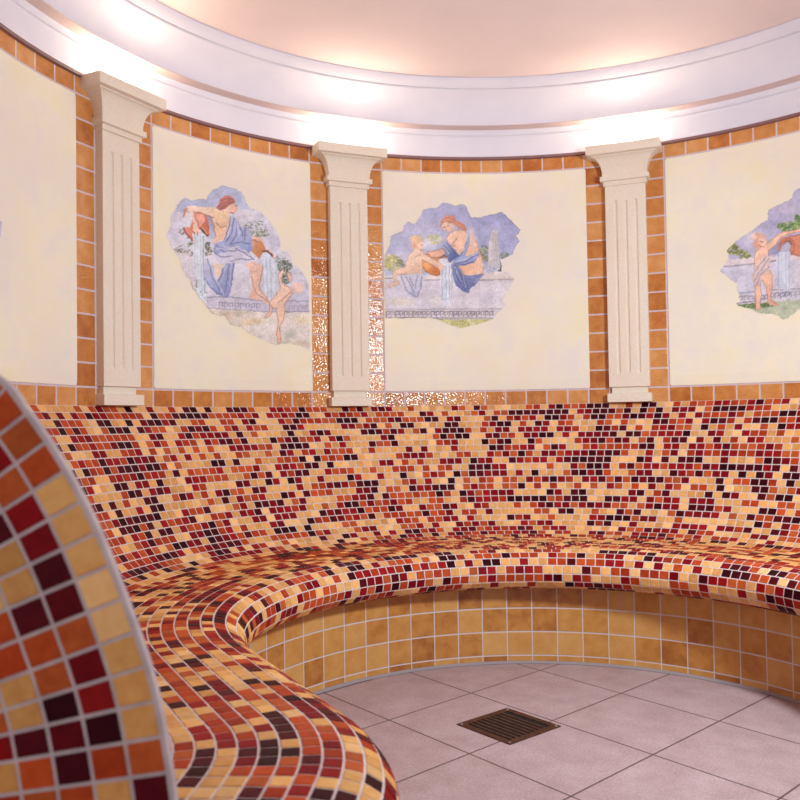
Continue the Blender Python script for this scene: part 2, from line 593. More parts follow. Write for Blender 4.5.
ring('trim_2', [(R, 1.437), (R - .012, 1.441), (R - .013, 1.453), (R, 1.458)], M['brown'], False)
low = [(R + .02, 1.452), (R - .006, 1.454)] + arc((R - .007, 1.456), (R - .006, 1.568), -.05) + [(R - .010, 1.570)] + arc((R - .010, 1.570), (R - .020, 1.598), -.12, 6) + [(R - .020, 1.600)]
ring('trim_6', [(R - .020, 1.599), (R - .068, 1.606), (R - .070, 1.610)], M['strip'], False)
ring('trim_3', low, M['white'])
up = [(R - .070, 1.609)] + arc((R - .069, 1.614), (1.785, 1.778), -.13, 12) + [(1.785, 1.778)]
ring('trim_4', up, M['white'])
band = [(1.786, 1.777), (1.781, 1.781), (1.752, 1.812), (1.750, 1.82), (1.756, 1.825)]
ring('trim_5', band, M['white'])
dome = [(1.80, 1.822)] + arc((1.78, 1.824), (.02, 2.0), .03, 16)
ring('ceiling', dome, M['ceiling'])

# ------------------------------------------------------------------ pilasters
def frame(th, r=R):
    return Matrix(((math.cos(th), -math.sin(th), 0, r * math.sin(th)), (-math.sin(th), -math.cos(th), 0, r * math.cos(th)), (0, 0, 1, 0), (0, 0, 0, 1)))


def prism_stack(levels, back=-.03):
    """rectangular rings (half width, depth, z) skinned bottom to top, closed"""
    V, F = [], []
    for hw, dp, z in levels: V += [(-hw, back, z), (hw, back, z), (hw, dp, z), (-hw, dp, z)]
    n = len(levels)
    for i in range(n - 1):
        for k in range(4):
            F.append((4 * i + k, 4 * i + (k + 1) % 4, 4 * i + 4 + (k + 1) % 4, 4 * i + 4 + k))
    F.append((3, 2, 1, 0)); F.append(tuple(4 * (n - 1) + k for k in range(4)))
    return V, F


def finish(name, V, F, mat, parent, bevel=.002):
    me = mesh_from(name, V, F)
    bm = bmesh.new(); bm.from_mesh(me)
    bmesh.ops.recalc_face_normals(bm, faces=bm.faces); bm.to_mesh(me); bm.free()
    o = link(name, me, mat, parent)
    if bevel:
        b = o.modifiers.new('bevel', 'BEVEL'); b.width = bevel; b.segments = 2; b.limit_method = 'ANGLE'; b.angle_limit = math.radians(35)
    return o


def shaft_mesh():
    hw, dp, za, zb = .104, .044, .172 + EYE, 1.248 + EYE
    fl = (-.052, 0.0, .052); fw = .0095; fd = .008; fa, fb = .245 + EYE, 1.163 + EYE
    xs = [-hw]
    for c in fl: xs += [c + fw * k for k in (-1, -.7, -.35, 0, .35, .7, 1)]
    xs.append(hw)
    zs = [za] + [fa + d for d in (0, .002, .005, .009, .014)] + [fb - d for d in (.014, .009, .005, .002, 0)] + [zb]
    V, F = [], []
    for z in zs:
        e = min(z - fa, fb - z)
        sc = 0 if e <= 0 else min(1, math.sqrt(max(0, 1 - (1 - min(1, e / .012)) ** 2)))
        for x in xs:
            d = 0
            for c in fl:
                q = abs(x - c) / fw
                if q < 1: d = max(d, fd * math.sqrt(1 - q * q) * sc)
            V.append((x, dp - d, z))
    m = len(xs)
    for i in range(len(zs) - 1):
        for j in range(m - 1): F.append((i * m + j, i * m + j + 1, (i + 1) * m + j + 1, (i + 1) * m + j))
    k = len(V)
    V += [(-hw, -.03, za), (hw, -.03, za), (hw, -.03, zb), (-hw, -.03, zb)]
    top = (len(zs) - 1) * m
    F.append((k,) + tuple(i * m for i in range(len(zs))) + (k + 3,))
    F.append((k + 1, k + 2) + tuple(i * m + m - 1 for i in range(len(zs) - 1, -1, -1)))
    F.append((k, k + 1) + tuple(range(m - 1, -1, -1)))
    F.append((k + 3,) + tuple(top + j for j in range(m)) + (k + 2,))
    F.append((k, k + 3, k + 2, k + 1))
    return V, F


def pilaster(th, label):
    o = thing('pilaster', label, 'pilaster', group='fluted stone pilasters on the wall')
    o.matrix_world = frame(th)
    V, F = shaft_mesh(); finish('shaft', V, F, M['stone'], o, .0015)
    lv = [(.113, .054, 1.243), (.111, .052, 1.267), (.126, .068, 1.268), (.126, .068, 1.293)]
    for t_ in np.linspace(0, 1, 9):                       # cavetto
        a = t_ * math.pi / 2
        lv.append((.115 + .051 * (1 - math.cos(a)), .057 + .041 * (1 - math.cos(a)), 1.294 + .100 * math.sin(a)))
    lv += [(.166, .098, 1.399), (.190, .124, 1.400), (.190, .124, 1.448)]
    V, F = prism_stack([(a, b, c + EYE) for a, b, c in lv]); finish('capital', V, F, M['stone'], o, .002)
    lv = [(.113, .055, .092), (.113, .055, .138), (.092, .028, .140), (.092, .028, .174)]
    V, F = prism_stack([(a, b, c + EYE) for a, b, c in lv]); finish('base', V, F, M['stone'], o, .002)
    return o


pilaster(PIL[0], 'cream fluted stone pilaster on the left, beside the painted seated figure with two pouring jugs')
pilaster(PIL[1], 'cream fluted stone pilaster between the two complete painted wall scenes')
pilaster(PIL[2], 'cream fluted stone pilaster on the right, left of the standing child scene')

# ------------------------------------------------------------------ fresco panels
def panel_mesh(ta, tb, za, zb, out=.005, rad=.012):
    """curved plaster plate with rounded corners"""
    w = (tb - ta) * R
    nx = max(8, int(w / .02)); nz = 24
    xs = np.unique(np.r_[0, rad * np.array([.15, .4, .7, 1]), np.linspace(rad, w - rad, nx), w - rad * np.array([1, .7, .4, .15]), w])
    V, F = [], []
    for x in xs:
        d = min(x, w - x); c = 0
        if d < rad: c = rad - math.sqrt(max(0, rad ** 2 - (rad - d) ** 2))
        for j, t_ in enumerate(np.linspace(0, 1, nz)):
            z = za + c + (zb - za - 2 * c) * t_
            edge = .0025 if (j in (0, nz - 1) or d == 0) else 0
            r = R - out + edge
            th = ta + x / R
            V.append((r * math.sin(th), r * math.cos(th), z))
    m = nz
    for i in range(len(xs) - 1):
        for j in range(m - 1): F.append((i * m + j, (i + 1) * m + j, (i + 1) * m + j + 1, i * m + j + 1))
    rim = [(i * m) for i in range(len(xs))] + [(len(xs) - 1) * m + j for j in range(1, m)] + [i * m + m - 1 for i in range(len(xs) - 2, -1, -1)] + [j for j in range(m - 2, 0, -1)]
    k = len(V)
    for i in rim:
        p = Vector(V[i]); q = Vector((p.x, p.y, 0)); L = q.length
        V.append((p.x / L * (R + .002), p.y / L * (R + .002), p.z))
    for a in range(len(rim)):
        b = (a + 1) % len(rim)
        F.append((rim[a], k + a, k + b, rim[b]))
    return V, F


def vnoise(x, y, s, seed):
    """smooth value noise on arrays"""
    r = np.random.default_rng(seed); G = r.random((64, 64))
    a, b = x / s, y / s; i, j = np.floor(a).astype(int), np.floor(b).astype(int); fx, fy = a - i, b - j
    fx, fy = fx * fx * (3 - 2 * fx), fy * fy * (3 - 2 * fy)
    g = lambda p, q: G[p % 64, q % 64]
    return (g(i, j) * (1 - fx) + g(i + 1, j) * fx) * (1 - fy) + (g(i, j + 1) * (1 - fx) + g(i + 1, j + 1) * fx) * fy


class Canvas:
    """a fresco painted in colours on the curved plaster; shapes are given in measured photo units"""
    def __init__(self, ta, tb, za, zb, step):
        self.th = np.arange(ta, tb, step / R); self.z = np.arange(za, zb, step)
        TH_, Z_ = np.meshgrid(self.th, self.z, indexing='ij'); self.TH, self.Z = TH_, Z_
        self.r = R - .0062
        x, y = project(self.r * np.sin(TH_), self.r * np.cos(TH_), Z_)
        self.rx, self.ry = x, y
        self.x = x + (vnoise(x, y, 3.1, 5) - .5) * 1.3; self.y = y + (vnoise(x, y, 3.1, 6) - .5) * 1.3
        self.img = np.zeros(x.shape + (3,)); self.keep = np.zeros(x.shape, bool)

    def inside(self, pts, x=None, y=None):
        x = self.x if x is None else x; y = self.y if y is None else y
        m = np.zeros(x.shape, bool); p = np.array(pts, float); n = len(p); j = n - 1
        for i in range(n):
            xi, yi, xj, yj = *p[i], *p[j]
            if yi != yj:
                m ^= ((yi > y) != (yj > y)) & (x < (xj - xi) * (y - yi) / (yj - yi) + xi)
            j = i
        return m

    def blend(self, m, col, a=1.0):
        c = np.array(col, float)
        self.img = self.img * (1 - (m * a)[..., None]) + c * (m * a)[..., None]

    def poly(self, pts, c, c2=None, ang=0, a=1.0, edge=None, ew=.7):
        m = self.inside(pts).astype(float)
        if c2 is not None:
            p = np.array(pts, float); dx, dy = math.cos(ang), math.sin(ang)
            t = p @ np.array([dx, dy]); q = np.clip((self.x * dx + self.y * dy - t.min()) / (np.ptp(t) + 1e-6), 0, 1)[..., None]
            c_ = np.array(c) * (1 - q) + np.array(c2) * q
            self.img = self.img * (1 - (m * a)[..., None]) + c_ * (m * a)[..., None]
        else:
            self.blend(m, c, a)
        if edge is not None: self.line(list(pts) + [pts[0]], ew, edge, .75)

    def line(self, pts, w, c, a=1.0):
        d = np.full(self.x.shape, 1e9)
        for (x0, y0), (x1, y1) in zip(pts[:-1], pts[1:]):
            vx, vy = x1 - x0, y1 - y0; L = vx * vx + vy * vy + 1e-9
            t = np.clip(((self.x - x0) * vx + (self.y - y0) * vy) / L, 0, 1)
            d = np.minimum(d, np.hypot(self.x - x0 - t * vx, self.y - y0 - t * vy))
        self.blend(np.clip((w / 2 + .42 - d) / .7, 0, 1), np.array(c, float) * .9, a)

    def blob(self, x, y, rx, ry, c, a=1.0, soft=.3):
        d = np.hypot((self.x - x) / rx, (self.y - y) / ry)
        self.blend(np.clip((1 + soft - d) / (2 * soft), 0, 1), c, a)

    def leaves(self, x, y, rx, ry, n, cols, size=1.3, seed=1):
        r = np.random.default_rng(seed)
        for _ in range(n):
            a, q = r.random() * 6.283, math.sqrt(r.random())
            c = cols[r.integers(len(cols))]; s = size * (.6 + .8 * r.random())
            self.blob(x + rx * q * math.cos(a), y + ry * q * math.sin(a), s, s * .75, c, .85)

    def cut(self, outline):
        self.keep = self.inside(outline)
        self.out = outline

    def build(self, name, parent):
        x, y = self.rx, self.ry
        m = (1 + (vnoise(x, y, .9, 21) - .5) * .13 + (vnoise(x + y * .6, y - x * .3, 2.6, 24) - .5) * .07 + (vnoise(x, y, 7, 22) - .5) * .10)[..., None]
        im = np.clip((self.img * .84 + np.array([244, 240, 240]) * .16) * m, 0, 255)
        L = im / 255; L = np.where(L <= .04045, L / 12.92, ((L + .055) / 1.055) ** 2.4)
        nx, nz = x.shape
        vid = -np.ones((nx, nz), int)
        k = self.keep
        q = k[:-1, :-1] & k[1:, :-1] & k[:-1, 1:] & k[1:, 1:]
        I, J = np.nonzero(q)
        use = np.zeros((nx, nz), bool)
        for a, b in ((0, 0), (1, 0), (1, 1), (0, 1)): use[I + a, J + b] = True
        vid[use] = np.arange(use.sum())
        V = np.stack([self.r * np.sin(self.TH[use]), self.r * np.cos(self.TH[use]), self.Z[use]], 1)
        F = np.stack([vid[I, J], vid[I + 1, J], vid[I + 1, J + 1], vid[I, J + 1]], 1)
        me = bpy.data.meshes.new(name); me.from_pydata(V.tolist(), [], F.tolist())
        at = me.color_attributes.new(name='paint', type='FLOAT_COLOR', domain='POINT')
        at.data.foreach_set('color', np.c_[L[use], np.ones(len(V))].astype(np.float32).reshape(-1))
        return link(name, me, M['fresco'], parent, smooth=True)


def off(o, s, pts): return [(o[0] + x / s, o[1] + y / s) for x, y in pts]


def fresco_panel(ta, tb, label, za=.172, zb=1.362):
    o = thing('fresco_panel', label, 'mural', group='framed plaster panels on the wall')
    V, F = panel_mesh(ta, tb, za + EYE, zb + EYE)
    finish('plaster_panel', V, F, M['plaster'], o, 0)
    for p in o.children: 
        for f in p.data.polygons: f.use_smooth = False
    return o


SKIN, SKIN2, SKINS = (246, 222, 208), (230, 188, 168), (160, 92, 76)
SKY, SKY2, SKYL = (154, 164, 202), (182, 190, 218), (212, 213, 228)
BLUE, BLUED, BLUEL = (124, 142, 198), (66, 84, 148), (196, 206, 232)
STONE, STONE2 = (214, 211, 222), (196, 195, 212)
LINE = (104, 88, 112)
WATER, WATERB = (222, 230, 240), (164, 202, 224)

# --- scene with the seated figure and two jugs
def scene_two():
    C = Canvas(-1.118, -.697, .35 + EYE, 1.19 + EYE, .0032)
    out = [(177.5, 205), (181, 200), (186, 197.5), (191, 200), (196, 199.5), (202, 198.5), (206, 199), (209, 194), (212.5, 189.5), (217, 188), (222.5, 185), (228, 187), (235, 188), (241, 192), (245, 197.5), (247.5, 205), (253, 209), (257.5, 210), (265, 215), (270, 221), (275, 229), (279, 236), (281, 245), (280, 249), (286, 252), (290, 256), (292.5, 265), (298, 267), (302, 271), (306, 279), (309, 285), (310.2, 352), (300, 346), (285, 344), (276, 346), (262, 340), (250, 334), (242, 327.5), (230, 325), (225, 317), (218, 315.5), (212, 314), (205, 305), (197.5, 296), (191, 285), (190, 280), (182, 270), (180, 260), (174, 252), (169, 242), (166, 235), (171, 225), (170, 217)]
    C.cut(out)
    C.img[:] = SKYL
    C.poly([(160, 180), (245, 180), (250, 210), (225, 212), (200, 214), (176, 212)], SKY, SKY2, 1.2)
    C.poly([(205, 214), (222, 212), (218, 240), (206, 238)], (136, 138, 184), SKY2, 1.57)
    C.poly([(236, 208), (262, 212), (282, 245), (276, 252), (240, 236)], SKYL, (196, 192, 216), .8)
    C.blob(176, 228, 8, 16, (212, 206, 226), .8); C.blob(247, 216, 9, 6, (222, 214, 226), .7)
    C.poly([(286, 252), (312, 270), (312, 306), (284, 300)], SKYL, (190, 188, 210), 1.2)
    # landscape
    C.poly([(172, 252), (194, 250), (196, 300), (182, 274)], (214, 206, 216), (204, 196, 206), 1)
    for s, (x, y) in enumerate([(180, 248), (178, 250), (183, 251), (190, 253)]): C.leaves(x, y, 4, 3, 12, [(120, 116, 104), (150, 140, 130), (96, 98, 88)], .8, s)
    C.leaves(182, 232, 3, 3, 14, [(112, 130, 116), (90, 110, 96), (160, 170, 160)], .8, 7)
    C.leaves(190, 241, 3, 6, 22, [(96, 112, 84), (70, 90, 60), (140, 150, 130)], .9, 8)
    C.leaves(208, 250, 4, 7, 40, [(78, 88, 64), (110, 112, 84), (56, 60, 50), (150, 146, 118)], 1.0, 9)
    C.leaves(256, 229, 12, 9, 130, [(150, 156, 140), (120, 130, 106), (176, 178, 172), (104, 112, 92)], .8, 10)
    C.leaves(260, 234, 9, 3, 40, [(104, 118, 84), (136, 146, 112)], .9, 11)
    # stone seat and step
    C.poly([(206, 256), (240, 256), (274, 262), (288, 300), (288, 306), (212, 302)], STONE, STONE2, .7)
    C.poly([(212, 264), (224, 264), (218, 281)], (224, 200, 176))
    C.poly([(205, 296), (232, 297), (262, 301), (312, 302), (312, 312), (262, 312), (208, 308)], (202, 196, 214), (186, 180, 202), 1.3)
    C.line([(206, 297), (232, 297), (262, 301), (312, 301)], .8, (110, 104, 140), .7)
    C.line([(208, 308), (240, 310.5), (268, 312), (312, 311.5)], .7, (120, 110, 140), .7)
    for k in range(8):                                  # key pattern on the step
        x = 219 + 5.4 * k; y = 302.4 + .23 * k
        if x < 260: C.line([(x, y + 5), (x, y), (x + 3.6, y), (x + 3.6, y + 3), (x + 1.8, y + 3)], .65, (122, 114, 142), .8)
    for k in range(4):
        x = 289 + 5 * k
        C.line([(x, 310), (x, 306), (x + 3.4, 306), (x + 3.4, 309)], .6, (146, 136, 150), .7)
    # ground
    C.poly([(208, 308.5), (268, 312.5), (312, 312), (312, 356), (262, 345), (215, 320)], (222, 212, 200), (214, 206, 200), 1.2)
    for x, y, rx, ry, c in [(232, 313, 14, 3, (176, 166, 140)), (254, 321, 9, 2.5, (218, 190, 130)), (246, 324, 6, 2, (206, 186, 140)), (302, 320, 7, 4, (226, 208, 160)), (290, 335, 6, 4, (176, 180, 164)), (285, 343, 8, 2, (178, 184, 160)), (300, 344, 9, 3, (206, 182, 150)), (268, 328, 8, 5, (230, 224, 220)), (226, 318, 7, 4, (196, 172, 150)), (262, 336, 7, 2, (196, 186, 190))]:
        C.blob(x, y, rx, ry, c, .6, .6)
    # left jug and its water
    C.poly(off((160, 180), 10, [(250, 480), (300, 470), (345, 330), (400, 310), (460, 360), (495, 470), (490, 560), (450, 560), (400, 480), (330, 600), (270, 540)]), (226, 140, 112), (190, 84, 60), .3)
    C.poly(off((160, 180), 10, [(350, 350), (430, 340), (450, 420), (400, 470)]), (236, 172, 150), a=.8)
    C.line(off((160, 180), 10, [(240, 480), (270, 550), (325, 600)]), 1.6, (178, 60, 40)); C.line(off((160, 180), 10, [(405, 480), (450, 530), (470, 560)]), 1.2, (52, 36, 30))
    C.line(off((160, 180), 10, [(420, 470), (470, 540)]), .9, (232, 176, 130))
    C.poly([(193, 233), (205, 234), (205, 262), (204, 300), (199, 294), (194, 275), (193, 252)], WATER, (206, 218, 232), 1.57)
    for x, c in [(195, WATERB), (198, (232, 226, 230)), (201, (188, 214, 230)), (203.6, (120, 150, 150)), (196.5, (240, 240, 246))]:
        C.line([(x, 236), (x - .3, 262), (x + 1.2, 292)], .9, c, .7)
    C.leaves(204, 294, 4, 4, 22, [(160, 196, 214), (220, 230, 238), (120, 150, 160)], .8, 12)
    C.line([(196.5, 280), (197, 287)], 1.0, (90, 104, 84), .8)
    # right jug and its water
    C.poly(off((230, 200), 10, [(130, 440), (180, 410), (270, 405), (340, 440), (355, 490), (320, 540), (290, 580), (240, 540), (170, 480)]), (226, 160, 110), (184, 106, 58), .9)
    C.blob(249.5, 244, 4, 2.5, (238, 196, 160), .7, .6)
    C.line(off((230, 200), 10, [(295, 580), (300, 530), (350, 500), (390, 510), (430, 570)]), 1.8, (206, 128, 86))
    C.line(off((230, 200), 10, [(330, 520), (370, 512), (415, 555)]), 1.4, (60, 40, 40))
    C.poly(off((230, 200), 10, [(320, 560), (355, 530), (400, 545), (450, 640), (480, 900), (470, 1020), (350, 1020), (340, 800)]), (206, 216, 236), (220, 222, 236), 1.57)
    for x, c in [(266, (150, 176, 214)), (270, WATERB), (272, (232, 236, 244)), (275, (178, 200, 222)), (268, (236, 232, 240))]:
        C.line([(x, 258), (x + 1.2, 275), (x + 1.4, 298)], .9, c, .7)
    # drapery falling over the seat
    C.poly(off((160, 250), 10, [(450, 70), (520, 90), (560, 300), (620, 460), (560, 440), (470, 340), (430, 240)]), (206, 204, 226), BLUE, 1.2)
    C.poly(off((160, 250), 10, [(660, 110), (750, 120), (720, 330), (690, 470), (600, 460), (570, 310), (640, 180)]), (150, 160, 204), (126, 138, 190), 1.4)
    C.poly(off((160, 250), 10, [(460, 80), (640, 80), (740, 110), (660, 130), (520, 140)]), (220, 214, 228))
    for a_ in ([(475, 90), (520, 250), (620, 455)], [(440, 270), (500, 370), (600, 450)], [(640, 170), (580, 310)], [(690, 130), (670, 300), (640, 450)], [(740, 130), (710, 350)]):
        C.line(off((160, 250), 10, a_), .9, (92, 100, 156), .75)
    for a_ in ([(500, 100), (560, 290), (640, 455)], [(660, 160), (610, 330)], [(720, 130), (690, 360)]):
        C.line(off((160, 250), 10, a_), .8, (226, 226, 240), .7)
    # torso, head, arms
    C.poly(off((160, 180), 10, [(540, 270), (600, 300), (690, 330), (700, 420), (670, 500), (640, 580), (560, 640), (525, 640), (560, 560), (535, 480), (520, 380)]), (240, 206, 164), (228, 180, 150), 1.2, edge=None)
    C.blob(223, 216, 4, 5, (246, 218, 160), .6, .6); C.line(off((160, 180), 10, [(560, 430), (610, 470), (650, 460)]), .8, SKINS, .7)
    C.line(off((160, 180), 10, [(525, 390), (540, 480), (560, 570)]), .8, SKINS, .7)
    C.poly(off((160, 180), 10, [(250, 265), (330, 255), (440, 270), (560, 275), (590, 320), (545, 370), (460, 345), (360, 320), (320, 300)]), SKIN, (240, 206, 168), 0)
    C.line(off((160, 180), 10, [(330, 310), (440, 345), (540, 372)]), .8, (176, 100, 72), .9)
    C.poly(off((160, 180), 10, [(280, 275), (325, 290), (345, 400), (385, 460), (395, 530), (330, 540), (335, 440)]), (244, 216, 194), SKIN2, 1.4)
    C.line(off((160, 180), 10, [(335, 520), (350, 545)]), .8, SKINS); C.line(off((160, 180), 10, [(370, 520), (375, 550)]), .8, SKINS)
    C.poly(off((160, 180), 10, [(225, 360), (240, 290), (280, 270), (270, 320), (235, 385)]), (190, 110, 84), (220, 160, 132), 0)
    C.poly(off((160, 180), 10, [(690, 250), (740, 230), (770, 250), (780, 290), (750, 330), (720, 325), (690, 330), (660, 330), (640, 300)]), (240, 202, 180), (222, 168, 148), .3)
    C.poly(off((160, 180), 10, [(600, 200), (640, 155), (700, 150), (740, 185), (750, 225), (715, 235), (690, 260), (650, 290), (600, 305), (565, 270), (590, 240)]), (196, 124, 108), (160, 84, 76), 1.2)
    for a_ in ([(610, 210), (660, 180), (720, 190)], [(590, 260), (640, 230), (690, 220)], [(600, 290), (650, 260)]):
        C.line(off((160, 180), 10, a_), .6, (132, 64, 64), .7); 
    C.line(off((160, 180), 10, [(750, 250), (765, 262)]), .7, (96, 56, 56)); C.line(off((160, 180), 10, [(700, 325), (740, 335)]), .7, SKINS)
    # right arm along the jug
    C.poly(off((230, 200), 10, [(120, 345), (200, 360), (300, 375), (345, 410), (330, 432), (240, 400), (130, 405)]), SKIN2, (232, 180, 156), 0)
    C.line(off((230, 200), 10, [(130, 405), (250, 402), (330, 432)]), .7, (140, 80, 66), .8)
    # robe
    C.poly(off((160, 180), 10, [(690, 360), (730, 350), (790, 420), (820, 480), (860, 460), (900, 500), (930, 700), (840, 760), (740, 800), (600, 800), (530, 720), (540, 640), (640, 600), (680, 480)]), (188, 188, 220), BLUE, 1.3)
    C.poly(off((230, 200), 10, [(0, 480), (60, 460), (150, 500), (300, 620), (240, 620), (100, 600), (0, 640), (-100, 640), (-170, 560)]), (200, 198, 224), (222, 214, 230), 1.0)
    for a_ in ([(700, 380), (690, 470), (640, 600)], [(740, 380), (720, 520), (660, 620)], [(770, 480), (760, 560), (700, 640)], [(560, 660), (640, 720), (760, 700)], [(540, 720), (600, 770), (720, 760)], [(800, 470), (830, 560)], [(860, 480), (840, 600)], [(700, 640), (800, 620), (900, 640)]):
        C.line(off((160, 180), 10, a_), .9, (88, 92, 150), .75)
    for a_ in ([(710, 370), (705, 480), (660, 590)], [(560, 690), (680, 690), (800, 660)], [(780, 440), (790, 560)], [(600, 650), (700, 680)]):
        C.line(off((160, 180), 10, a_), .9, (228, 226, 242), .8)
    C.line(off((230, 200), 10, [(60, 480), (160, 540), (240, 600)]), 1.2, (96, 104, 164), .8)
    C.line(off((230, 200), 10, [(0, 610), (100, 590), (220, 600)]), .9, (96, 100, 150), .7)
    # legs
    C.poly(off((230, 200), 10, [(150, 640), (210, 620), (300, 640), (330, 680), (310, 780), (285, 860), (310, 930), (390, 1010), (400, 1045), (330, 1020), (260, 920), (220, 800), (190, 690)]), SKIN2, (232, 184, 160), 1.2)
    C.poly(off((230, 270), 10, [(200, 40), (260, 20), (250, 180), (255, 230), (310, 310), (250, 290), (180, 275), (220, 200)]), (236, 200, 176), (220, 168, 142), 1.3)
    C.line(off((230, 270), 10, [(220, 60), (230, 160), (270, 240), (390, 320)]), .7, (168, 104, 84), .8); C.line(off((230, 200), 10, [(330, 660), (310, 780), (285, 860), (320, 930), (400, 1020)]), .7, (168, 104, 84), .7)
    # small child with garland on the right
    C.leaves(284, 266, 8, 6, 120, [(84, 98, 80), (56, 70, 54), (140, 148, 140), (110, 122, 104)], .9, 14)
    C.leaves(286, 277, 4, 7, 70, [(70, 88, 66), (46, 60, 46), (120, 132, 112)], .9, 15)
    C.leaves(279, 259, 6, 4, 30, [(150, 156, 152), (120, 130, 116)], .8, 16)
    C.poly(off((230, 270), 10, [(480, 60), (520, 0), (545, 10), (510, 80), (530, 140), (600, 180), (620, 230), (570, 310), (545, 350), (550, 400), (530, 500), (500, 560), (500, 630), (515, 720), (480, 730), (465, 650), (480, 540), (470, 440), (460, 380), (400, 380), (395, 320), (440, 270), (510, 170)]), (240, 206, 182), (226, 176, 150), 1.2, edge=(178, 108, 86), ew=.5)
    C.poly(off((230, 270), 10, [(395, 330), (430, 390), (410, 440), (360, 490), (345, 470), (400, 410)]), (232, 184, 160), edge=(170, 100, 82), ew=.5)
    C.poly(off((230, 270), 10, [(570, 20), (600, 20), (620, 90), (600, 130), (580, 80)]), (236, 190, 164), edge=(178, 108, 86), ew=.5)
    C.blob(297, 288, 6.2, 6, (228, 186, 170), 1, .15); C.blob(298.5, 287, 5, 4.6, (236, 206, 196), .8, .4); C.blob(293, 290, 2, 3, (196, 160, 164), .7, .5)
    C.line(off((230, 270), 10, [(490, 320), (560, 260), (610, 220)]), .7, SKINS, .7)
    C.line(out[:16], .9, (104, 98, 140), .8); C.line(out[36:46], .9, (120, 92, 92), .8); C.line(out[16:31], .6, (160, 152, 186), .6); C.line(out[45:] + out[:1], .6, (188, 182, 206), .6)
    return C


